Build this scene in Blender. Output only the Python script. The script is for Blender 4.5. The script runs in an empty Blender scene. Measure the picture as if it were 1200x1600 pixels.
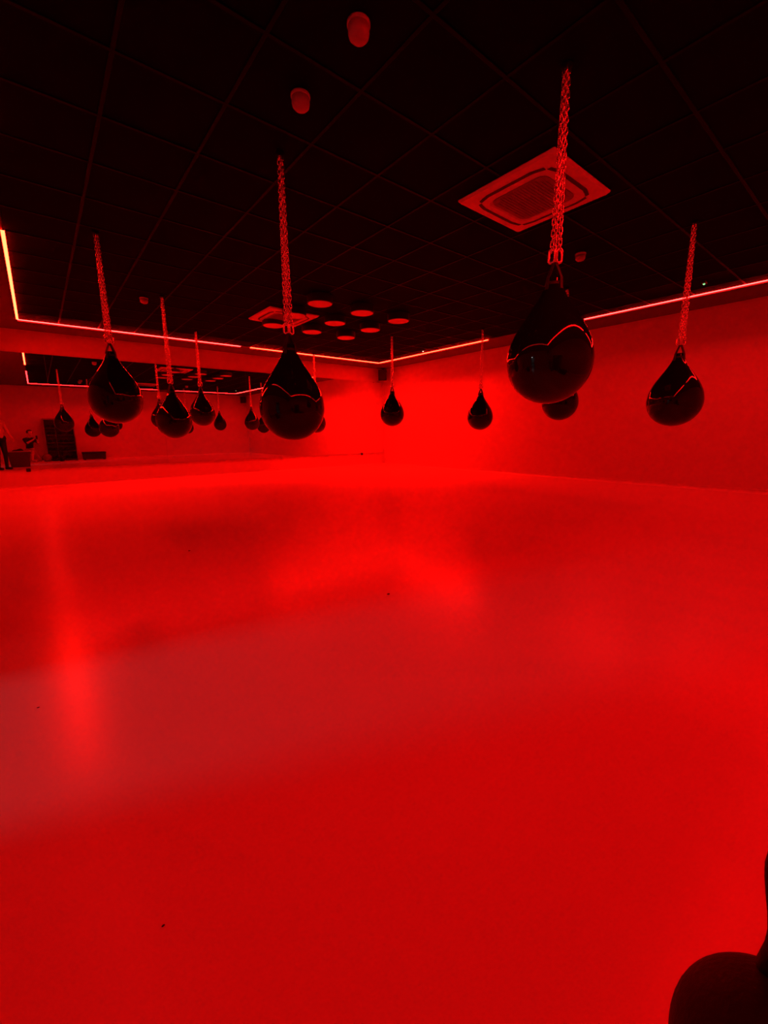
import bpy, bmesh, math, random
from mathutils import Vector, Matrix
random.seed(7)
SC = bpy.context.scene
COL = SC.collection

# ------------------------------------------------------------ camera, world, exposure
FPX = 656.88                       # focal length in pixels of the 1200x1600 frame
H = 3.054                          # ceiling height
CH = 1.0404                        # camera height
XW, YW = 9.015, 11.079             # plain wall, mirror wall
XL, YB = -1.8, -.80                # door wall, back wall
LX0, LX1, LY0, LY1 = -0.012, 8.053, 0.349, 10.118      # rectangle of the light strips
YAW, PITCH, ROLL = 0.8903, 0.18665, -0.0099
fw = Vector((math.cos(YAW)*math.cos(PITCH), math.sin(YAW)*math.cos(PITCH), -math.sin(PITCH)))
rt = Vector((math.sin(YAW), -math.cos(YAW), 0)); up = rt.cross(fw)
r2 = math.cos(ROLL)*rt + math.sin(ROLL)*up; u2 = -math.sin(ROLL)*rt + math.cos(ROLL)*up
cd = bpy.data.cameras.new('camera'); cam = bpy.data.objects.new('camera', cd); COL.objects.link(cam)
cd.sensor_fit = 'VERTICAL'; cd.sensor_height = 36.0; cd.lens = FPX/1600*36.0
cd.clip_start = 0.01; cd.clip_end = 100
m = Matrix((r2, u2, -fw)).transposed().to_4x4(); m.translation = Vector((0, 0, CH)); cam.matrix_world = m
SC.camera = cam
w = bpy.data.worlds.new('world'); SC.world = w; w.use_nodes = True
w.node_tree.nodes['Background'].inputs[0].default_value = (0, 0, 0, 1)
w.node_tree.nodes['Background'].inputs[1].default_value = 0
SC.view_settings.view_transform = 'Standard'; SC.view_settings.look = 'None'
SC.view_settings.gamma = 1; SC.view_settings.use_curve_mapping = False
SC.view_settings.exposure = 0.0
STRIP_HOT, STRIP_MID, STRIP_DIM = 420.0, 215.0, 28.0  # red radiance of the brighter and the weaker light strips
CORRIDOR = 66.0                     # white radiance of the corridor lamp

# ------------------------------------------------------------ materials
def mat(name, col, rough=.5, metal=0., spec=.5, bump=0., bscale=40., vary=0., vscale=6., coat=0.):
    M = bpy.data.materials.new(name); M.use_nodes = True
    nt = M.node_tree; b = nt.nodes['Principled BSDF']
    b.inputs['Base Color'].default_value = (*col, 1); b.inputs['Roughness'].default_value = rough
    b.inputs['Metallic'].default_value = metal; b.inputs['Specular IOR Level'].default_value = spec
    b.inputs['Coat Weight'].default_value = coat
    tc = nt.nodes.new('ShaderNodeTexCoord')
    if vary:
        n = nt.nodes.new('ShaderNodeTexNoise'); n.inputs['Scale'].default_value = vscale; n.inputs['Detail'].default_value = 5
        nt.links.new(tc.outputs['Object'], n.inputs['Vector'])
        r = nt.nodes.new('ShaderNodeValToRGB')
        r.color_ramp.elements[0].position = .3; r.color_ramp.elements[1].position = .7
        r.color_ramp.elements[0].color = (*[c*(1-vary) for c in col], 1); r.color_ramp.elements[1].color = (*[min(1, c*(1+vary)) for c in col], 1)
        nt.links.new(n.outputs['Fac'], r.inputs['Fac']); nt.links.new(r.outputs['Color'], b.inputs['Base Color'])
    if bump:
        n = nt.nodes.new('ShaderNodeTexNoise'); n.inputs['Scale'].default_value = bscale; n.inputs['Detail'].default_value = 4
        nt.links.new(tc.outputs['Object'], n.inputs['Vector'])
        bp = nt.nodes.new('ShaderNodeBump'); bp.inputs['Strength'].default_value = bump; bp.inputs['Distance'].default_value = .01
        nt.links.new(n.outputs['Fac'], bp.inputs['Height']); nt.links.new(bp.outputs['Normal'], b.inputs['Normal'])
    return M
def emit(name, col, s):
    M = bpy.data.materials.new(name); M.use_nodes = True; nt = M.node_tree; nt.nodes.clear()
    e = nt.nodes.new('ShaderNodeEmission'); e.inputs[0].default_value = (*col, 1); e.inputs[1].default_value = s
    o = nt.nodes.new('ShaderNodeOutputMaterial'); nt.links.new(e.outputs[0], o.inputs[0]); return M

M = {}
M['floor'] = mat('floor_vinyl', (.73, .62, .62), .25, spec=.32, vary=.02, vscale=1.2)
M['wall'] = mat('wall_paint', (.63, .51, .51), .75, spec=.2, bump=.05, bscale=120, vary=.02)
M['margin'] = mat('dark_plaster', (.14, .115, .115), .8, spec=.1, bump=.05, bscale=90)
M['tile'] = mat('black_ceiling_tile', (.003, .0025, .0025), .9, spec=.04, bump=.15, bscale=160)
M['bar'] = mat('ceiling_grid_metal', (.003, .0025, .0025), .4, spec=.03, vary=.1)
M['mirror'] = mat('mirror_silver', (.96, .94, .95), .0, metal=1.)
M['glass_edge'] = mat('mirror_edge', (.30, .32, .33), .2, metal=.3)
M['alu'] = mat('aluminium', (.55, .55, .56), .35, metal=1., bump=.03, bscale=200)
M['vinyl'] = mat('black_vinyl', (.006, .006, .007), .055, spec=.30, bump=.012, bscale=7.)
M['strap'] = mat('black_webbing', (.02, .02, .022), .55, spec=.35, bump=.2, bscale=300)
M['chain'] = mat('zinc_chain', (.93, .93, .93), .26, metal=1., vary=.05, vscale=60)
M['acwhite'] = mat('white_plastic', (.62, .60, .60), .45, vary=.02)
M['acdark'] = mat('grille_plastic', (.22, .20, .20), .6, vary=.05)
M['slot'] = mat('vent_slot', (.03, .03, .03), .7, vary=.05)
M['sensor'] = mat('sensor_plastic', (.34, .32, .33), .35, vary=.04)
M['black'] = mat('black_plastic', (.012, .012, .012), .5, spec=.3, bump=.05, bscale=150)
M['blackrough'] = mat('black_steel', (.015, .014, .014), .45, spec=.4, vary=.1, vscale=20)
M['diffuser'] = mat('white_diffuser', (.70, .68, .68), .5, vary=.02)
M['iron'] = mat('cast_iron', (.006, .0055, .0055), .5, spec=.15, bump=.2, bscale=90)
M['led_hot'] = emit('red_led_bright', (STRIP_HOT, .90, .32), 1.0)
M['led_side'] = emit('red_led_side', (STRIP_HOT*.5, .85, .25), 1.0)
M['led_mid'] = emit('red_led_medium', (STRIP_MID, .58, .50), 1.0)
M['led_back'] = emit('red_led_back', (150.0, .24, .28), 1.0)
M['led_near'] = emit('red_led_near', (120.0, .52, .45), 1.0)
M['led_backfar'] = emit('red_led_back_far', (60.0, .24, .26), 1.0)
M['led_dim'] = emit('red_led_weak', (STRIP_DIM, .20, .22), 1.0)
M['lampwhite'] = emit('corridor_lamp', (1.0, .97, 1.0), CORRIDOR)
M['dotwhite'] = emit('indicator_white', (1.0, .95, .6), 2.5)
M['dotgreen'] = emit('indicator_green', (.35, 1.0, .35), 1.2)
M['corr'] = mat('corridor_paint', (.28, .28, .28), .8, vary=.02)
M['door'] = mat('door_paint', (.35, .33, .33), .5, vary=.05)
M['skin'] = mat('skin', (.60, .38, .30), .5, vary=.06, vscale=20)
M['darkcloth'] = mat('dark_cloth', (.02, .02, .025), .9, spec=.1, bump=.2, bscale=60)
M['lightcloth'] = mat('light_cloth', (.5, .47, .47), .9, spec=.1, bump=.2, bscale=60)
M['shortcloth'] = mat('washed_cloth', (.34, .30, .30), .9, spec=.1, bump=.2, bscale=60)
M['hair'] = mat('dark_hair', (.012, .009, .008), .5, bump=.4, bscale=90)
M['shoe'] = mat('pale_shoe', (.5, .48, .48), .6, vary=.05)
M['tub'] = mat('grey_tub_plastic', (.045, .045, .048), .45, vary=.06)
M['tubrimlit'] = mat('lit_tub_rim', (.42, .42, .43), .4, vary=.05)  # rim colour lightened for the white door light falling on it
M['ball'] = mat('ball_rubber', (.20, .08, .08), .25, bump=.05, bscale=120)
M['shelf'] = mat('shelf_steel', (.05, .045, .05), .5, vary=.1)
M['shelflit'] = mat('lit_shelf_board', (.22, .20, .22), .5, vary=.06)  # paler than the shelves: door light painted into sides and top
M['speck'] = mat('debris', (.02, .015, .015), .4, vary=.1)

# ------------------------------------------------------------ helpers
def link(name, me, material, parent=None, loc=None, smooth=False):
    o = bpy.data.objects.new(name, me); COL.objects.link(o)
    if material is not None and not me.materials: me.materials.append(material)
    if parent: o.parent = parent
    if loc is not None: o.location = loc
    if smooth:
        for p in me.polygons: p.use_smooth = True
    return o
def bm_obj(name, bm, material, parent=None, loc=None, smooth=False):
    me = bpy.data.meshes.new(name); bm.normal_update(); bm.to_mesh(me); bm.free()
    return link(name, me, material, parent, loc, smooth)
def tag(o, label, cat, group=None):
    o['label'] = label; o['category'] = cat
    if group: o['group'] = group
    return o
def empty(name, loc, label, cat, group=None, rotz=0):
    o = bpy.data.objects.new(name, None); COL.objects.link(o); o.location = loc; o.rotation_euler = (0, 0, rotz)
    o.empty_display_size = .1
    return tag(o, label, cat, group)
def box(bm, x0, x1, y0, y1, z0, z1, bev=0., seg=2):
    r = bmesh.ops.create_cube(bm, size=1)
    vs = r['verts']
    bmesh.ops.scale(bm, vec=(x1-x0, y1-y0, z1-z0), verts=vs)
    bmesh.ops.translate(bm, vec=((x0+x1)/2, (y0+y1)/2, (z0+z1)/2), verts=vs)
    if bev:
        es = list({e for v in vs for e in v.link_edges})
        bmesh.ops.bevel(bm, geom=es, offset=bev, segments=seg, affect='EDGES', profile=.5)
def boxo(name, dims, material, parent=None, bev=0., loc=None, seg=2):
    bm = bmesh.new(); box(bm, *dims, bev=bev, seg=seg)
    return bm_obj(name, bm, material, parent, loc)
def struct(o):
    o['kind'] = 'structure'; return o
def lathe(bm, prof, n=32, cx=0, cy=0, cap=True):
    rings = []
    for (r, z) in prof:
        if r < 1e-6: rings.append([bm.verts.new((cx, cy, z))])
        else: rings.append([bm.verts.new((cx+r*math.cos(2*math.pi*i/n), cy+r*math.sin(2*math.pi*i/n), z)) for i in range(n)])
    for a, b in zip(rings, rings[1:]):
        if len(a) == 1 and len(b) == 1: continue
        for i in range(n):
            j = (i+1) % n
            if len(a) == 1: bm.faces.new((a[0], b[j], b[i]))
            elif len(b) == 1: bm.faces.new((a[i], a[j], b[0]))
            else: bm.faces.new((a[i], a[j], b[j], b[i]))
    for ring, flip in ((rings[0], True), (rings[-1], False)):
        if cap and len(ring) > 1: bm.faces.new(ring[::-1] if flip else ring)
    bmesh.ops.recalc_face_normals(bm, faces=bm.faces)
def tube(bm, pts, r, n=8, closed=False, radii=None):
    pts = [Vector(p) for p in pts]; L = len(pts); rings = []
    ref = None
    for i, p in enumerate(pts):
        a = pts[(i-1) % L] if (closed or i > 0) else p
        b = pts[(i+1) % L] if (closed or i < L-1) else p
        t = (b-a).normalized()
        if ref is None:
            ref = t.orthogonal().normalized()
        s = (ref - t*ref.dot(t)).normalized(); ref = s; q = t.cross(s)
        rr = radii[i] if radii else r
        rings.append([bm.verts.new(p + (s*math.cos(2*math.pi*k/n)+q*math.sin(2*math.pi*k/n))*rr) for k in range(n)])
    rng = range(L) if closed else range(L-1)
    for i in rng:
        a = rings[i]; b = rings[(i+1) % L]
        off = 0
        if closed and i == L-1:
            off = min(range(n), key=lambda o: (a[0].co-b[o].co).length)
        for k in range(n):
            bm.faces.new((a[k], a[(k+1) % n], b[(k+1+off) % n], b[(k+off) % n]))
    if not closed:
        bm.faces.new(rings[0][::-1]); bm.faces.new(rings[-1])
def rrect(w_, h_, r, n=5):
    out = []
    for cx, cy, a0 in ((w_/2-r, h_/2-r, 0), (-w_/2+r, h_/2-r, 90), (-w_/2+r, -h_/2+r, 180), (w_/2-r, -h_/2+r, 270)):
        for k in range(n+1):
            a = math.radians(a0+90*k/n); out.append((cx+r*math.cos(a), cy+r*math.sin(a)))
    return out
def loft(bm, sections, cap0=True, cap1=True):
    R = [[bm.verts.new(p) for p in s] for s in sections]
    for a, b in zip(R, R[1:]):
        n = len(a)
        for i in range(n): bm.faces.new((a[i], a[(i+1) % n], b[(i+1) % n], b[i]))
    if cap0: bm.faces.new(R[0][::-1])
    if cap1: bm.faces.new(R[-1])
    bmesh.ops.recalc_face_normals(bm, faces=bm.faces)

# ------------------------------------------------------------ room shell
T = .15
struct(boxo('floor', (XL-T, XW+T, YB-T, YW+T, -.15, 0), M['floor']))
struct(boxo('wall_front', (XL-T, XW+T, YW, YW+T, 0, H+.2), M['wall']))
struct(boxo('wall_right', (XW, XW+T, YB-T, YW, 0, H+.2), M['wall']))
struct(boxo('wall_back', (XL-T, XW, YB-T, YB, 0, H+.2), M['wall']))
DY0, DY1, DH = 2.03, 2.76, 2.1
bm = bmesh.new()
box(bm, XL-T, XL, YB, DY0, 0, H+.2); box(bm, XL-T, XL, DY1, YW, 0, H+.2); box(bm, XL-T, XL, DY0, DY1, DH, H+.2)
struct(bm_obj('wall_left', bm, M['wall']))
# coved vinyl skirting, one piece to a wall
def skirting(name, x0, y0, x1, y1, nx, ny):
    bm = bmesh.new(); pr = []
    for k in range(7):
        a = math.pi/2*k/6; pr.append((.045*(1-math.sin(a)), .045*(1-math.cos(a))))
    pr.append((0, .075)); pr.append((.006, .075)); pr = pr
    prof = [(0.045, 0.0005)] + [(p[0]+.006, p[1]+.0005) for p in pr[1:7]] + [(.014, .066), (.014, .074), (0, .075), (0, .0005)]
    A = [(x0+nx*d, y0+ny*d, z) for d, z in prof]; B = [(x1+nx*d, y1+ny*d, z) for d, z in prof]
    loft(bm, [A, B]); struct(bm_obj(name, bm, M['floor']))
skirting('baseboard_front', XL, YW, XW, YW, 0, -1)
skirting('baseboard_right', XW, YW-.05, XW, YB+.05, -1, 0)
skirting('baseboard_back', XL, YB, XW, YB, 0, 1)
skirting('baseboard_left', XL, DY1+.08, XL, YW-.05, 1, 0)

# ceiling: a slab, a plastered margin outside the light strips, black tiles on a metal grid inside them
ceil = struct(boxo('ceiling', (XL-T, XW+T, YB-T, YW+T, H+.03, H+.2), M['margin']))
for d in ((XL, XW, LY1, YW, H, H+.03), (XL, XW, YB, LY0, H, H+.03), (XL, LX0, LY0, LY1, H, H+.03), (LX1, XW, LY0, LY1, H, H+.03)):
    boxo('margin_panel', d, M['margin'], ceil)
G = .6; gx0 = 4.166; gy0 = 4.16
xs = [LX0] + [gx0+G*k for k in range(-12, 12) if LX0+.05 < gx0+G*k < LX1-.05] + [LX1]
ys = [LY0] + [gy0+G*k for k in range(-12, 14) if LY0+.05 < gy0+G*k < LY1-.05] + [LY1]
tile_bm = bmesh.new(); box(tile_bm, -.5, .5, -.5, .5, 0, .02, bev=.008, seg=1)
tile_me = bpy.data.meshes.new('ceiling_tile'); tile_bm.to_mesh(tile_me); tile_bm.free(); tile_me.materials.append(M['tile'])
for a, b in zip(xs, xs[1:]):
    for c, d in zip(ys, ys[1:]):
        o = bpy.data.objects.new('ceiling_tile', tile_me); COL.objects.link(o); o.parent = ceil
        o.location = ((a+b)/2, (c+d)/2, H+.003+random.uniform(0, .003)); o.scale = (b-a-.014, d-c-.014, 1)
for x in xs[1:-1]: boxo('grid_bar', (x-.012, x+.012, LY0, LY1, H-.003, H+.012), M['bar'], ceil, bev=.002, seg=1)
for y in ys[1:-1]: boxo('grid_bar', (LX0, LX1, y-.012, y+.012, H-.0035, H+.0115), M['bar'], ceil, bev=.002, seg=1)

# mirror panels on the far wall
MZ0, MZ1 = .385, 2.63
seams = [-1.74, .306, 2.351, 4.395, 6.44, 8.93]
for i, (a, b) in enumerate(zip(seams, seams[1:])):
    lab = ['mirror panel reflecting the standing person and the grey tub', 'mirror panel behind the bag that hangs beside the door-side strip gap',
           'wide mirror panel behind the low bag and its neighbour, between two seams', 'wide mirror panel behind the low hanging bag beside detectors',
           'mirror panel that runs up to the plain wall corner'][i]
    root = empty('wall_mirror', ((a+b)/2, YW, MZ0), lab, 'mirror', 'mirror panels along the far wall')
    hw = (b-a)/2-.0004
    boxo('backing', (-hw, hw, -.007, -.001, 0, MZ1-MZ0), M['glass_edge'], root)
    bm = bmesh.new(); box(bm, -hw+.001, hw-.001, -.010, -.0071, .001, MZ1-MZ0-.001); bm_obj('mirror_glass', bm, M['mirror'], root)
    boxo('bottom_channel', (-hw, hw, -.016, -.001, -.012, -.0005), M['alu'], root)
    for cx in ((-.216, 5.28, 8.062)):
        if a < cx < b: boxo('mirror_clip', (cx-(a+b)/2-.035, cx-(a+b)/2+.035, -.022, -.012, -.05, .02), M['alu'] if cx == 5.28 else M['black'], root, bev=.003)

# door to a lit corridor in the side wall
dr = struct(bpy.data.objects.new('door_1', None)); COL.objects.link(dr); dr.location = (XL-T, DY1-.03, 0); dr.rotation_euler = (0, 0, math.radians(-75))
boxo('door_leaf', (-.70, 0, -.04, 0, .01, DH-.03), M['door'], dr, bev=.003)
bm = bmesh.new(); tube(bm, [(-.64, .0, 1.02), (-.64, .05, 1.02), (-.52, .05, 1.02)], .01, 8); bm_obj('door_handle', bm, M['alu'], dr)
tr = bmesh.new()
box(tr, XL-.02, XL+.015, DY0-.06, DY0, 0, DH+.06); box(tr, XL-.02, XL+.015, DY1, DY1+.06, 0, DH+.06); box(tr, XL-.02, XL+.015, DY0, DY1, DH, DH+.06)
struct(bm_obj('trim_1', tr, M['door']))
CX0 = XL-T-4.6
bm = bmesh.new(); box(bm, CX0, XL-T, .2, 5.2, -.15, 0); struct(bm_obj('floor_corridor', bm, M['corr']))
bm = bmesh.new(); box(bm, CX0, XL-T, .2, 5.2, 2.45, 2.6); struct(bm_obj('ceiling_corridor', bm, M['corr']))
bm = bmesh.new(); box(bm, CX0-.1, CX0, .2, 5.2, 0, 2.7); struct(bm_obj('wall_corridor_side', bm, M['corr']))
bm = bmesh.new(); box(bm, CX0, XL-T, .1, .2, 0, 2.7); struct(bm_obj('wall_corridor_near', bm, M['corr']))
bm = bmesh.new(); box(bm, CX0, XL-T, 5.2, 5.3, 0, 2.7); struct(bm_obj('wall_corridor_end', bm, M['corr']))
cl = empty('corridor_lamp', (-5.5, 3.5, 2.45), 'white ceiling panel lamp in the corridor beyond the door', 'lamp')
boxo('lamp_frame', (-.24, .24, -.24, .24, -.05, -.001), M['acwhite'], cl, bev=.005)
boxo('lamp_panel', (-.20, .20, -.20, .20, -.056, -.0505), M['lampwhite'], cl)

# ------------------------------------------------------------ red light strips
SW = .016
def strip(p, q, wall, hot, lab):
    # a flat profile with the diffuser below it and an added, unseen lip on the wall side that shades the top of the wall
    p = Vector(p); q = Vector(q); c = (p+q)/2
    root = empty('led_strip', (c.x, c.y, H), lab, 'light strip', 'red light strips around the ceiling')
    L = (q-p).length/2
    along = abs(q.x-p.x) > abs(q.y-p.y)
    def dims(a, b, z0, z1): return (-L, L, a, b, z0, z1) if along else (a, b, -L, L, z0, z1)
    boxo('profile', dims(-SW-.002, SW+.002, -.006, -.0005), M['blackrough'], root)
    boxo('diffuser', dims(-SW, SW, -.012, -.0062), M['led_'+hot], root)
    e = sorted((wall*(SW+.0025), wall*(SW+.0055)))
    boxo('added_shade_lip', dims(e[0], e[1], -LIP, -.0005), M['blackrough'], root)
LIP = .030
strip((LX0, LY1), (3.94, LY1), 1, 'mid', 'glowing red strip above the mirror, meeting the side strip at a corner')
strip((4.175, LY1), (LX1, LY1), 1, 'hot', 'glowing red strip above the mirror, ending in the corner with the plain wall')
strip((LX1, 6.216), (LX1, LY1-.03), 1, 'hot', 'glowing red strip along the plain wall, starting at the mirror corner')
strip((LX1, LY0+.03), (LX1, 4.055), 1, 'near', 'glowing red strip along the plain wall, past the gap behind the big bag')
strip((LX0, 5.95), (LX0, LY1-.03), -1, 'side', 'glowing red strip on the door side running up to the mirror wall')
strip((LX0, LY0+.03), (LX0, 4.4), -1, 'dim', 'glowing red strip on the door side running to the back wall')
strip((LX0, LY0), (4.52, LY0), -1, 'back', 'glowing red strip along the back wall on the shelf rack half')
strip((4.96, LY0), (LX1, LY0), -1, 'backfar', 'glowing red strip along the back wall near the plain wall')

# ------------------------------------------------------------ ceiling cassettes
def cassette(cx, cy, lab):
    root = empty('ceiling_air_conditioner', (cx, cy, H), lab, 'air conditioner', 'square ceiling cassettes')
    W = .915
    def sec(w_, r, z): return [(x, y, z) for x, y in rrect(w_, w_, r)]
    bm = bmesh.new()
    loft(bm, [sec(W, .012, -.004), sec(W, .014, -.012), sec(W-.03, .02, -.028), sec(.56, .07, -.040), sec(.53, .07, -.030)], cap0=True, cap1=True)
    bm_obj('panel', bm, M['acwhite'], root)
    bm = bmesh.new(); loft(bm, [sec(.525, .075, -.0305), sec(.525, .075, -.036), sec(.51, .075, -.038)]); g = bm_obj('intake_grille', bm, M['acdark'], root)
    for k in range(17):
        y = -.22+.0275*k; hw = .235 if abs(y) < .19 else .20
        boxo('grille_slat', (-hw, hw, y-.004, y+.004, -.042, -.0381), M['acdark'], g)
    for k in range(4):
        a = math.pi/2*k
        s = bmesh.new(); pts_o = []; pts_i = []
        n = 12
        for i in range(n+1):
            t = -1+2*i/n; x = t*.305; bend = .028*max(0, abs(t)-.72)/.28
            pts_o.append((x, .372-bend)); pts_i.append((x, .340-bend))
        zz = lambda y: -.028-.012*((W-.03)/2-y)/((W-.03)/2-.28)
        lo = [s.verts.new((x, y, zz(y)-.0025)) for x, y in pts_o]; li = [s.verts.new((x, y, zz(y)-.0025)) for x, y in pts_i]
        to = [s.verts.new((x, y, zz(y)+.004)) for x, y in pts_o]; ti = [s.verts.new((x, y, zz(y)+.004)) for x, y in pts_i]
        for i in range(n):
            s.faces.new((lo[i], lo[i+1], li[i+1], li[i])); s.faces.new((lo[i], to[i], to[i+1], lo[i+1])); s.faces.new((li[i], li[i+1], ti[i+1], ti[i]))
            s.faces.new((to[i], ti[i], ti[i+1], to[i+1]))
        s.faces.new((lo[0], li[0], ti[0], to[0])); s.faces.new((lo[n], to[n], ti[n], li[n]))
        bmesh.ops.recalc_face_normals(s, faces=s.faces)
        bmesh.ops.rotate(s, verts=s.verts, cent=(0, 0, 0), matrix=Matrix.Rotation(a, 3, 'Z'))
        bm_obj('air_slot', s, M['slot'], root)
cassette(3.605, 2.353, 'white square ceiling cassette with dark grille beside the chain of the big bag')
cassette(3.612, 7.205, 'white square ceiling cassette partly hidden by the round drum lamps')

# ------------------------------------------------------------ round drum lamps, switched off
DZ = .11; kf = (H-CH-DZ)/(H-CH); S = 1.131
bm = bmesh.new(); lathe(bm, [(.185, -.001), (.190, -.004), (.190, -DZ+.004), (.186, -DZ)], 40); drum_me = bpy.data.meshes.new('drum'); bm.to_mesh(drum_me); bm.free(); drum_me.materials.append(M['black'])
bm = bmesh.new(); lathe(bm, [(.176, -DZ-.0005), (.176, -DZ-.003), (.168, -DZ-.006), (0, -DZ-.008)], 40); dif_me = bpy.data.meshes.new('drum_diffuser'); bm.to_mesh(dif_me); bm.free(); dif_me.materials.append(M['diffuser'])
for i in range(3):
    for j in range(3):
        x = (3.31+.745*i)*S*kf; y = (5.47+.76*j)*S*kf + .02*i
        root = empty('drum_lamp', (x, y, H), 'black drum lamp with pale face, %s of the row %s' % (('door-side end', 'middle', 'plain-wall end')[i], ('farthest from the mirror', 'in the middle of nine', 'nearest the mirror')[j]), 'lamp', 'round ceiling drum lamps')
        link('drum', drum_me, None, root); link('diffuser', dif_me, None, root)

# ------------------------------------------------------------ ceiling detectors
bm = bmesh.new(); lathe(bm, [(.056, -.001), (.059, -.005), (.059, -.016), (.055, -.020)], 32); det_base = bpy.data.meshes.new('detector_base'); bm.to_mesh(det_base); bm.free(); det_base.materials.append(M['sensor'])
bm = bmesh.new(); lathe(bm, [(.054, -.0205), (.054, -.048), (.050, -.064), (.038, -.076), (.020, -.083), (0, -.085)], 32); det_dome = bpy.data.meshes.new('detector_dome'); bm.to_mesh(det_dome); bm.free(); det_dome.materials.append(M['sensor'])
for me in (det_base, det_dome):
    for p in me.polygons: p.use_smooth = True
for x, y, lab in ((1.503, 2.02, 'pale domed ceiling detector nearer the back wall of a close pair'), (1.494, 2.61, 'pale domed ceiling detector nearer the low bag of a close pair'),
                  (5.14, 2.69, 'small domed ceiling detector past the bare square cassette'), (1.495, 7.50, 'small domed ceiling detector between two bags near the mirror')):
    root = empty('ceiling_detector', (x, y, H), lab, 'detector', 'domed ceiling detectors')
    link('base', det_base, None, root); link('dome', det_dome, None, root)
for x, y, mt, lab in ((7.74, 7.95, 'dotwhite', 'small black ceiling unit with a white pilot light near the mirror corner'),
                      (7.44, 2.09, 'dotgreen', 'small black ceiling unit with a green pilot light along the plain wall'),
                      (-.65, 5.35, 'dotwhite', 'small black ceiling unit with a white pilot light on the door side')):
    root = empty('pilot_light', (x, y, H), lab, 'indicator')
    boxo('housing', (-.06, .06, -.025, .025, -.03, -.001), M['black'], root, bev=.006)
    bm = bmesh.new(); lathe(bm, [(.014, -.0305), (.014, -.036), (.009, -.043), (0, -.045)], 16); bm_obj('pilot_lens', bm, M[mt], root, smooth=True)

# ------------------------------------------------------------ corner loudspeakers
def speaker(x, y, ang, lab):
    root = empty('loudspeaker', (x, y, H-.05), lab, 'speaker', 'corner loudspeakers', rotz=ang)
    bm = bmesh.new(); loft(bm, [[(-.13, .11, -.34), (.13, .11, -.34), (.09, -.09, -.30), (-.09, -.09, -.30)], [(-.13, .15, -.01), (.13, .15, -.01), (.09, -.09, -.01), (-.09, -.09, -.01)]])
    bm_obj('cabinet', bm, M['black'], root)
    g = bmesh.new(); loft(g, [[(-.12, .112, -.33), (.12, .112, -.33), (.12, .122, -.33), (-.12, .122, -.33)], [(-.12, .152, -.02), (.12, .152, -.02), (.12, .160, -.02), (-.12, .160, -.02)]])
    bm_obj('grille', g, M['slot'], root)
    b = bmesh.new(); tube(b, [(0, -.04, -.012), (0, -.04, .048)], .015, 8); bm_obj('bracket', b, M['black'], root)
q = .19
speaker(XW-q, YW-q, math.radians(135), 'black loudspeaker in the corner between mirror and plain wall')
speaker(XW-q, YB+q, math.radians(45), 'black loudspeaker in the corner of plain and back wall')
speaker(XL+q, YB+q, math.radians(-45), 'black loudspeaker in the corner behind the shelf rack')

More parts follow.
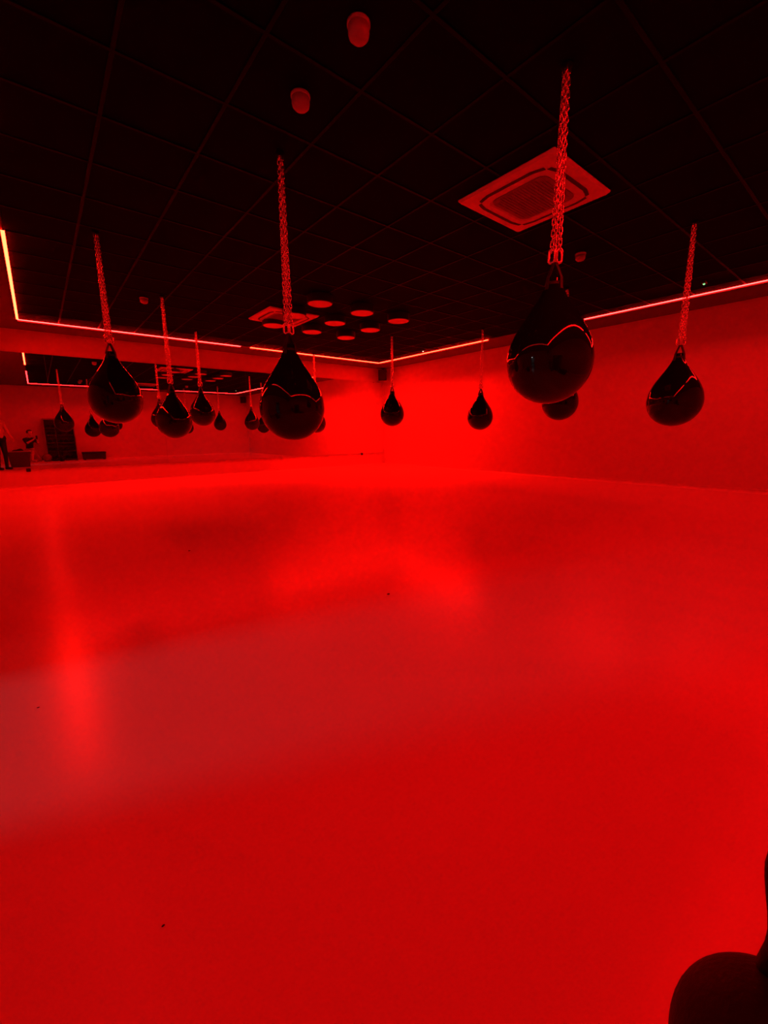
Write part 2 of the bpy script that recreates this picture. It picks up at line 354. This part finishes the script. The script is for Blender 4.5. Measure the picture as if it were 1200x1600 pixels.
# ------------------------------------------------------------ hanging teardrop bags
PROF = [(.30, .962), (.45, .915), (.60, .850), (.75, .770), (.90, .675), (1.05, .575), (1.20, .472), (1.35, .375), (1.50, .290), (1.64, .225), (1.76, .180), (1.84, .165), (1.88, .15), (1.885, .0)]
def link_verts(bm, c, ax, side, nrm, ln, wd, wr, n=12, k=5):
    pts = []
    for i in range(n):
        a = 2*math.pi*i/n
        ca, sa = math.cos(a), math.sin(a)
        st = (ln/2-wd/2)*(1 if sa >= 0 else -1)
        pts.append(c + side*(wd/2*ca) + ax*(wd/2*sa+st))
    tube(bm, pts, wr, k, closed=True)
def bag(px, py, cz, R, lab, twist=0.):
    twist = math.atan2(py, px)+math.pi/2+.25*twist
    root = empty('punching_bag', (px, py, cz-R), lab, 'punching bag', 'black teardrop bags hanging from the ceiling', rotz=twist)
    z0 = R      # sphere centre above the root
    bm = bmesh.new()
    prof = [(0, -R)] + [(R*math.cos(a), R*math.sin(a)) for a in [math.radians(-90+6.5*k) for k in range(1, 16)]] + [(R*r, R*h) for h, r in PROF]
    lathe(bm, [(r, z0+z) for r, z in prof], 56)
    bm_obj('bag_body', bm, M['vinyl'], root, smooth=True)
    ztop = z0+1.885*R
    # neck collar, straps, rings
    bm = bmesh.new(); lathe(bm, [(.178*R, ztop-.062), (.208*R, ztop-.060), (.196*R, ztop-.030), (.180*R, ztop-.0295)], 28); bm_obj('neck_collar', bm, M['strap'], root, smooth=True)
    zr = ztop+.085
    for k in range(4):
        a = math.pi/4+math.pi/2*k; dx, dy = math.cos(a), math.sin(a)
        s = bmesh.new(); hw = .011
        P = [(.26*R, ztop-.12), (.218*R, ztop-.06), (.20*R, ztop-.01), (.10*R, ztop+.045), (.03*R, zr-.006)]
        secs = []
        for r, z in P:
            secs.append([(dx*(r+o)-dy*w_, dy*(r+o)+dx*w_, z) for o, w_ in ((.0, -hw), (.004, -hw), (.004, hw), (.0, hw))])
        loft(s, secs); bm_obj('strap', s, M['strap'], root)
    for k, (ox, an) in enumerate(((-.021, .5), (.021, -.45))):
        c = bmesh.new(); pts = []
        for i in range(18):
            a = 2*math.pi*i/18; st = .022*(1 if math.sin(a) >= 0 else -1)
            pts.append((ox+.017*math.cos(a)*math.cos(an), .017*math.cos(a)*math.sin(an)+.01*k, zr+.036+.016*math.sin(a)+st))
        tube(c, pts, .0085, 8, closed=True); bm_obj('carabiner', c, M['chain'], root, smooth=True)
    zc0 = zr+.062; zc1 = H-(cz-R)-.012
    pitch = .031; nlk = int((zc1-zc0)/pitch)+1; pitch = (zc1-zc0)/nlk
    for k in range(4):
        a = math.pi/4+.42+math.pi/2*k; c = bmesh.new()
        b0 = Vector((math.cos(a)*.025, math.sin(a)*.025, zc0)); b1 = Vector((math.cos(a)*.014, math.sin(a)*.014, zc1))
        ax = (b1-b0).normalized(); ph = random.uniform(0, 3)
        for i in range(nlk):
            p = b0+(b1-b0)*((i+.5)/nlk)
            an = ph + i*math.pi/2 + i*.05
            side = Vector((math.cos(an), math.sin(an), 0)); side = (side-ax*side.dot(ax)).normalized()
            link_verts(c, p, ax, side, None, pitch*1.36, .0165, .0029, 12, 5)
        o = bm_obj('chain', c, M['chain'], root, smooth=True); o['kind'] = 'stuff'
    bm = bmesh.new(); lathe(bm, [(.032, zc1+.0115), (.032, zc1+.006), (.026, zc1+.003), (.018, zc1-.004), (0, zc1-.006)], 24); bm_obj('ceiling_anchor', bm, M['tile'], root, smooth=True)
    return root
R0 = .2575
bag(2.563, 1.498, 1.470, R0, 'big black teardrop punching bag chained beside the bare square cassette', .3)
bag(1.634, 3.183, 1.243, R0, 'black teardrop punching bag hanging low beside a pair of ceiling detectors', .8)
bag(5.296, 1.627, 1.335, R0, 'black teardrop punching bag hanging before the plain wall near the green pilot light', .1)
bag(.714, 5.454, 1.425, R0, 'black teardrop punching bag hanging beside the gap in the door-side light strip', .5)
bag(1.684, 7.234, 1.240, R0, 'black teardrop punching bag hanging low before the mirror beside a lone detector', 1.1)
bag(2.69, 9.19, 1.455, .245, 'black teardrop punching bag hanging just before the mirror, past the lone detector', .2)
bag(7.144, 5.646, 1.332, R0, 'black teardrop punching bag before the plain wall at the gap in its strip', .9)
bag(6.062, 7.168, 1.430, R0, 'black teardrop punching bag hanging beside the drum lamps near the room corner', .4)
bag(6.173, 3.39, 1.455, R0, 'black teardrop punching bag mostly hidden behind the big bag by the cassette', .7)
bag(5.80, 9.98, 1.30, .25, 'black teardrop punching bag nearest the mirror, mostly hidden by the low bag', .6)

# ------------------------------------------------------------ kettlebell
kb = empty('kettlebell', (.695, -.022, 0), 'large black kettlebell standing on the open floor', 'kettlebell', rotz=math.radians(39))
KR = .14
bm = bmesh.new(); prof = [(0, .0005), (KR*.42, .0005)] + [(KR*math.cos(a), KR*.93+KR*math.sin(a)) for a in [math.radians(-66+6*k) for k in range(0, 26)]] + [(0, KR*1.93)]
lathe(bm, prof, 56); bm_obj('ball', bm, M['iron'], kb, smooth=True)
half = [(.066, .235, .024), (.060, .275, .020), (.054, .325, .0175), (.074, .372, .0185), (.089, .412, .018), (.080, .447, .018), (.050, .470, .018), (.024, .479, .018)]
path = [(-x, 0, z) for x, z, r in half] + [(0, 0, .481)] + [(x, 0, z) for x, z, r in half[::-1]]
rads = [r for x, z, r in half] + [.018] + [r for x, z, r in half[::-1]]
bm = bmesh.new(); tube(bm, path, .018, 14, radii=rads); h_ = bm_obj('handle', bm, M['iron'], kb, smooth=True); h_.modifiers.new('s', 'SUBSURF').render_levels = 1

# ------------------------------------------------------------ things along the back wall, seen in the mirror
RX0, RX1, RY0, RY1, RH = .26, 1.26, YB+.05, YB+.47, 1.72
rk = empty('shelf_rack', ((RX0+RX1)/2, (RY0+RY1)/2, 0), 'dark shelf rack of dumbbells standing against the back wall', 'shelf rack')
hw = (RX1-RX0)/2; hd = (RY1-RY0)/2
for s in (-1, 1): boxo('side_panel', (s*hw-.015, s*hw+.015, -hd, hd, 0, RH), M['shelflit'], rk, bev=.003)
boxo('top_board', (-hw-.02, hw+.02, -hd-.01, hd+.01, RH+.0005, RH+.03), M['shelflit'], rk, bev=.003)
boxo('back_panel', (-hw+.016, hw-.016, -hd, -hd+.012, .05, RH-.02), M['shelf'], rk)
levels = [.08, .42, .76, 1.08, 1.38]
for z in levels: boxo('shelf', (-hw+.016, hw-.016, -hd+.013, hd-.002, z-.03, z), M['shelf'], rk, bev=.002)
def hexhead(bm, x, r, ln):
    secs = []
    for dx, rr in ((-ln/2, r*.8), (-ln/2+.012, r), (ln/2-.012, r), (ln/2, r*.8)):
        secs.append([(x+dx, rr*math.cos(math.pi/6+math.pi/3*k), rr*math.sin(math.pi/6+math.pi/3*k)) for k in range(6)])
    loft(bm, secs)
db_me = {}
for n, r in (('a', .062), ('b', .072), ('c', .082)):
    hb = bmesh.new(); tube(hb, [(-.06, 0, 0), (0, 0, 0), (.06, 0, 0)], .016, 10); hm = bpy.data.meshes.new('handle'); hb.to_mesh(hm); hb.free(); hm.materials.append(M['chain'])
    a = bmesh.new(); hexhead(a, -.10, r, .085); am = bpy.data.meshes.new('head'); a.to_mesh(am); a.free(); am.materials.append(M['iron'])
    b = bmesh.new(); hexhead(b, .10, r, .085); bmm = bpy.data.meshes.new('head'); b.to_mesh(bmm); b.free(); bmm.materials.append(M['iron'])
    db_me[n] = (hm, am, bmm, r)
rows = ['lowest', 'second', 'middle', 'fourth', 'top']
for li, z in enumerate(levels):
    key = 'ccbba'[li]; hm, am, bmm, r = db_me[key]
    for k in range(5):
        o = empty('dumbbell', (RX0+.14+.18*k, (RY0+RY1)/2+.02, z+r*math.cos(math.pi/6)+.001), 'black dumbbell on the %s rack shelf, %s' % (rows[li], ('at the ball end', 'second from the ball end', 'in the middle', 'second from the bench end', 'at the bench end')[k]), 'dumbbell', 'dumbbells on the %s shelf' % rows[li], rotz=math.pi/2)
        link('handle', hm, None, o); link('head', am, None, o); link('head', bmm, None, o)
# bench
bn = empty('low_bench', (1.86, -.45, 0), 'low black padded bench beside the shelf rack', 'bench')
boxo('pad', (-.44, .44, -.18, .18, .26, .34), M['black'], bn, bev=.02)
boxo('base', (-.42, .42, -.165, .165, .03, .2595), M['blackrough'], bn, bev=.006)
for sx in (-1, 1):
    boxo('foot', (sx*.36-.03, sx*.36+.03, -.17, .17, 0, .0295), M['blackrough'], bn, bev=.004)
# ball
mb = empty('exercise_ball', (.22, -.13, 0), 'dull red ball on the floor beside the shelf rack', 'ball')
bm = bmesh.new(); bmesh.ops.create_uvsphere(bm, u_segments=40, v_segments=24, radius=.16); bmesh.ops.translate(bm, vec=(0, 0, .16), verts=bm.verts); bm_obj('ball_skin', bm, M['ball'], mb, smooth=True)
bm = bmesh.new(); tube(bm, [(.1605*math.cos(2*math.pi*i/48), 0, .16+.1605*math.sin(2*math.pi*i/48)) for i in range(48)], .003, 5, closed=True); bm_obj('seam', bm, M['black'], mb)
# tub
tb = empty('storage_tub', (-.55, 3.0, 0), 'grey plastic tub with rim coloured as lit, on the floor', 'tub')
bm = bmesh.new(); s1 = lambda w_, h_, z: [(x, y, z) for x, y in rrect(w_, h_, .06)]
loft(bm, [s1(.50, .38, .001), s1(.60, .46, .54), s1(.58, .44, .54), s1(.485, .365, .03)], cap0=True, cap1=True); bm_obj('tub_body', bm, M['tub'], tb)
bm = bmesh.new(); loft(bm, [s1(.615, .475, .515), s1(.645, .505, .52), s1(.645, .505, .548), s1(.58, .44, .548), s1(.58, .44, .5415), s1(.615, .475, .5415), s1(.615, .475, .515)], cap0=False, cap1=False); bm_obj('rim', bm, M['tubrimlit'], tb)
bm = bmesh.new(); bmesh.ops.create_uvsphere(bm, u_segments=32, v_segments=16, radius=1)
for v in bm.verts:
    k = 1+.08*math.sin(7*v.co.x+3*v.co.y)+.06*math.sin(9*v.co.y-4*v.co.z)
    v.co = Vector((v.co.x*.23*k, v.co.y*.16*k, .33+v.co.z*.27*k))
o = bm_obj('cloth_bundle', bm, M['darkcloth'], None, (-.55, 3.0, .002), smooth=True); tag(o, 'dark bundled cloth heaped in the grey tub', 'cloth')

# ------------------------------------------------------------ specks lying on the floor
def speck(x, y, r, lab):
    bm = bmesh.new(); bmesh.ops.create_icosphere(bm, subdivisions=2, radius=1)
    for v in bm.verts:
        k = 1+random.uniform(-.2, .2); v.co = Vector((v.co.x*r*1.6*k, v.co.y*r*k, (v.co.z*.6+.55)*r))
    z = min(v.co.z for v in bm.verts)
    for v in bm.verts: v.co.z -= z
    tag(bm_obj('floor_crumb', bm, M['speck'], None, (x, y, 0), smooth=True), lab, 'debris')
def on_floor(px, py):
    d = fw + r2*((px-600)/FPX) - u2*((py-800)/FPX); t = -CH/d.z
    return d.x*t, d.y*t
for px, py, r, lab in ((607, 929, .007, 'small black crumb alone in the middle of the floor'), (296, 861, .006, 'small dark crumb on the floor towards the mirror'),
                       (60, 1106, .003, 'tiny dark crumb in the pale light patch near the tub'), (255, 1447, .0022, 'tiny dark crumb on the floor before the light patch')):
    x, y = on_floor(px, py); speck(x, y, r, lab)

# ------------------------------------------------------------ people seen in the mirror
def capsule(bm, p, q, r0, r1, n=14):
    p = Vector(p); q = Vector(q); d = q-p; L = d.length
    if L < 1e-6: d = Vector((0, 0, 1))
    d.normalize(); s = d.orthogonal().normalized(); t = d.cross(s)
    prof = [(r0*math.cos(a), -r0*math.sin(a)) for a in (math.radians(75), math.radians(45), math.radians(15))] + [(r1*math.cos(a), L+r1*math.sin(a)) for a in (math.radians(15), math.radians(45), math.radians(75))]
    rings = [[bm.verts.new(p+d*z+(s*math.cos(2*math.pi*k/n)+t*math.sin(2*math.pi*k/n))*r) for k in range(n)] for r, z in prof]
    for a, b in zip(rings, rings[1:]):
        for k in range(n): bm.faces.new((a[k], a[(k+1) % n], b[(k+1) % n], b[k]))
    bm.faces.new(rings[0][::-1]); bm.faces.new(rings[-1])
def hand(C, wrist, palm, fdir, thumb, across):
    # palm and five separate fingers, curled towards fdir
    w_ = Vector(wrist); p = Vector(palm); ac = Vector(across).normalized(); f = Vector(fdir).normalized(); th = Vector(thumb).normalized()
    fwd = (p-w_).normalized()
    for o in (-.024, 0, .024): C.append((w_+ac*o*.7, p+ac*o, .017, .014, 'skin'))
    for o, ln in ((-.032, .062), (-.0105, .074), (.0105, .070), (.032, .055)):
        b = p+ac*o; k1 = b+(fwd*.75+f*.45).normalized()*ln*.5; k2 = k1+(fwd*.2+f).normalized()*ln*.5
        C.append((b, k1, .0092, .0085, 'skin')); C.append((k1, k2, .0085, .0075, 'skin'))
    b = w_+fwd*.03-ac*.028; k1 = b+(th+fwd*.4).normalized()*.035; k2 = k1+(fwd+f*.5).normalized()*.032
    C.append((b, k1, .0125, .0105, 'skin')); C.append((k1, k2, .0105, .0088, 'skin'))
def head(C, c, d):
    c = Vector(c); d = Vector(d).normalized(); u = Vector((0, 0, 1)); s = d.cross(u).normalized()
    C += [(c+u*.03-d*.015, c+u*.04+d*.005, .092, .088, 'skin'), (c-u*.03+d*.02, c-u*.075+d*.045, .066, .045, 'skin'),
          (c+d*.088+u*.005, c+d*.108-u*.028, .010, .014, 'skin'), (c+d*.094-u*.062-s*.016, c+d*.094-u*.062+s*.016, .008, .008, 'skin'),
          (c+d*.085+u*.028-s*.035, c+d*.085+u*.028+s*.035, .011, .011, 'skin')]
    for k in (-1, 1): C.append((c+s*k*.088+u*.012-d*.005, c+s*k*.092-u*.022, .013, .010, 'skin'))
def person(name, C, loc, rotz, lab, hc, hd, mats):
    bm = bmesh.new()
    for p, q, a, b, m_ in C: capsule(bm, p, q, a, b)
    me = bpy.data.meshes.new('tmp'); bm.to_mesh(me); bm.free()
    t = bpy.data.objects.new('tmp', me); COL.objects.link(t)
    md = t.modifiers.new('r', 'REMESH'); md.mode = 'VOXEL'; md.voxel_size = .0075; md.use_smooth_shade = True
    ms = t.modifiers.new('s', 'SMOOTH'); ms.iterations = 3; ms.factor = .5
    dg = bpy.context.evaluated_depsgraph_get(); nm = bpy.data.meshes.new_from_object(t.evaluated_get(dg), depsgraph=dg)
    bpy.data.objects.remove(t)
    keys = list(mats); nm.materials.clear()
    for k in keys: nm.materials.append(M[mats[k]])
    segs = [(Vector(p), Vector(q)-Vector(p), a, b, keys.index(m_)) for p, q, a, b, m_ in C]
    for pl in nm.polygons:
        c = pl.center; best = 9; bi = 0
        for p, d, a, b, i in segs:
            v = c-p
            if abs(v.x) > .5 or abs(v.z) > .6: continue
            L2 = d.length_squared; tt = 0 if L2 < 1e-9 else max(0, min(1, v.dot(d)/L2))
            e = (v-d*tt).length-(a+(b-a)*tt)
            if e < best: best = e; bi = i
        pl.material_index = bi; pl.use_smooth = True
    o = link(name, nm, None, None, loc); o.rotation_euler = (0, 0, rotz); tag(o, lab, 'person')
    hc = Vector(hc); hd = Vector(hd).normalized(); sd = hd.cross(Vector((0, 0, 1)))
    bm = bmesh.new(); bmesh.ops.create_uvsphere(bm, u_segments=28, v_segments=18, radius=1)
    for v in list(bm.verts):
        if v.co.z < -.35 or (v.co.y > .45 and v.co.z < .38): bm.verts.remove(v)
    for v in bm.verts:
        k = .104+.004*math.sin(11*v.co.x+7*v.co.z)
        x, y, z = v.co.x*k*.97, v.co.y*k*1.06, v.co.z*k*1.05
        v.co = hc+Vector((0, 0, .035))-hd*.008+sd*x+hd*y+Vector((0, 0, z))
    h_ = bm_obj('hair', bm, M['hair'], o, smooth=True); h_.modifiers.new('t', 'SOLIDIFY').thickness = .012
    for s in (-1, 1):
        bm = bmesh.new(); bmesh.ops.create_uvsphere(bm, u_segments=12, v_segments=8, radius=.011)
        bmesh.ops.translate(bm, vec=hc+hd*.088+sd*s*.033+Vector((0, 0, .006)), verts=bm.verts); bm_obj('eye', bm, M['speck'], o, smooth=True)
    return o
# photographer kneeling behind the camera (local +Y is the viewing direction)
MT = {'skin': 'skin', 'top': 'darkcloth', 'legs': 'shortcloth', 'shoe': 'shoe'}
C = []
C += [((-.07, -.05, .44), (.07, -.05, .44), .125, .125, 'legs'), ((0, -.05, .48), (0, -.02, .68), .125, .12, 'top'), ((0, -.02, .68), (0, .0, .86), .125, .13, 'top'),
      ((-.08, -.01, .85), (.08, -.01, .85), .115, .115, 'top'), ((0, .0, .93), (0, .03, 1.06), .065, .052, 'skin')]
for s in (-1, 1):
    C += [((s*.10, -.01, .92), (s*.185, .0, .905), .07, .062, 'top'), ((s*.185, .0, .905), (s*.225, .14, .755), .058, .045, 'top'),
          ((s*.225, .14, .755), (s*.075, .315, .905), .042, .028, 'skin')]
hand(C, (.075, .315, .905), (.055, .345, .965), (-.55, .15, .1), (-.5, -.2, .5), (.15, .35, -.1))
hand(C, (-.075, .315, .905), (-.055, .345, .965), (.55, .15, .1), (.5, -.2, .5), (-.15, .35, -.1))
C += [((-.09, -.03, .43), (-.15, .30, .52), .095, .066, 'legs'), ((-.15, .30, .52), (-.15, .21, .10), .060, .042, 'skin'), ((-.15, .17, .055), (-.15, .36, .045), .045, .038, 'shoe'),
      ((.09, -.03, .42), (.13, .26, .085), .095, .064, 'legs'), ((.13, .26, .075), (.12, -.16, .075), .058, .042, 'skin'), ((.12, -.20, .07), (.12, -.25, .055), .042, .045, 'shoe'), ((.12, -.22, .10), (.12, -.26, .05), .04, .04, 'shoe')]
head(C, (0, .075, 1.155), (0, 1, -.05))
pf = Vector((math.cos(YAW), math.sin(YAW), 0))
po = Vector((0, 0, 0)) - pf*.42
ph = person('person', C, (po.x, po.y, 0.0), YAW-math.pi/2, 'person kneeling on one knee in dark top, holding up a phone', (0, .075, 1.155), (0, 1, 0), MT)
pr = empty('mobile_phone', (-pf.x*.022, -pf.y*.022, CH-.075), 'dark phone held upright by the kneeling person', 'phone', rotz=YAW-math.pi/2)
boxo('phone_body', (-.036, .036, -.008, 0, -.055, .092), M['black'], pr, bev=.003)
boxo('screen', (-.033, .033, -.0092, -.0081, -.051, .088), M['slot'], pr)
# person standing by the door side wall
C = []
C += [((-.07, 0, .98), (.07, 0, .98), .125, .125, 'legs'), ((0, 0, 1.02), (0, .01, 1.22), .13, .125, 'top'), ((0, .01, 1.22), (0, .0, 1.42), .13, .135, 'top'), ((-.09, 0, 1.42), (.09, 0, 1.42), .115, .115, 'top'),
      ((0, .0, 1.50), (0, .02, 1.64), .068, .055, 'skin')]
for s in (-1, 1):
    C += [((s*.11, 0, 1.49), (s*.20, 0, 1.47), .07, .062, 'top'), ((s*.20, 0, 1.47), (s*.27, .0, 1.20), .06, .047, 'top'), ((s*.27, .0, 1.20), (s*.30, .13, .98), .042, .030, 'skin')]
    hand(C, (s*.30, .13, .98), (s*.305, .17, .91), (-s*.6, .3, -.2), (0, .6, -.3), (0, 1, .5))
    C += [((s*.09, 0, .95), (s*.11, .01, .52), .098, .066, 'legs'), ((s*.11, .01, .52), (s*.12, -.02, .10), .062, .044, 'legs'), ((s*.12, -.04, .055), (s*.13, .13, .045), .045, .038, 'shoe')]
head(C, (0, .04, 1.745), (0, 1, 0))
person('person', C, (-.93, 4.35, .0), math.radians(-40), 'person standing in pale shirt and dark trousers by the door-side wall', (0, .04, 1.745), (0, 1, 0), {'skin': 'skin', 'top': 'lightcloth', 'legs': 'darkcloth', 'shoe': 'darkcloth'})
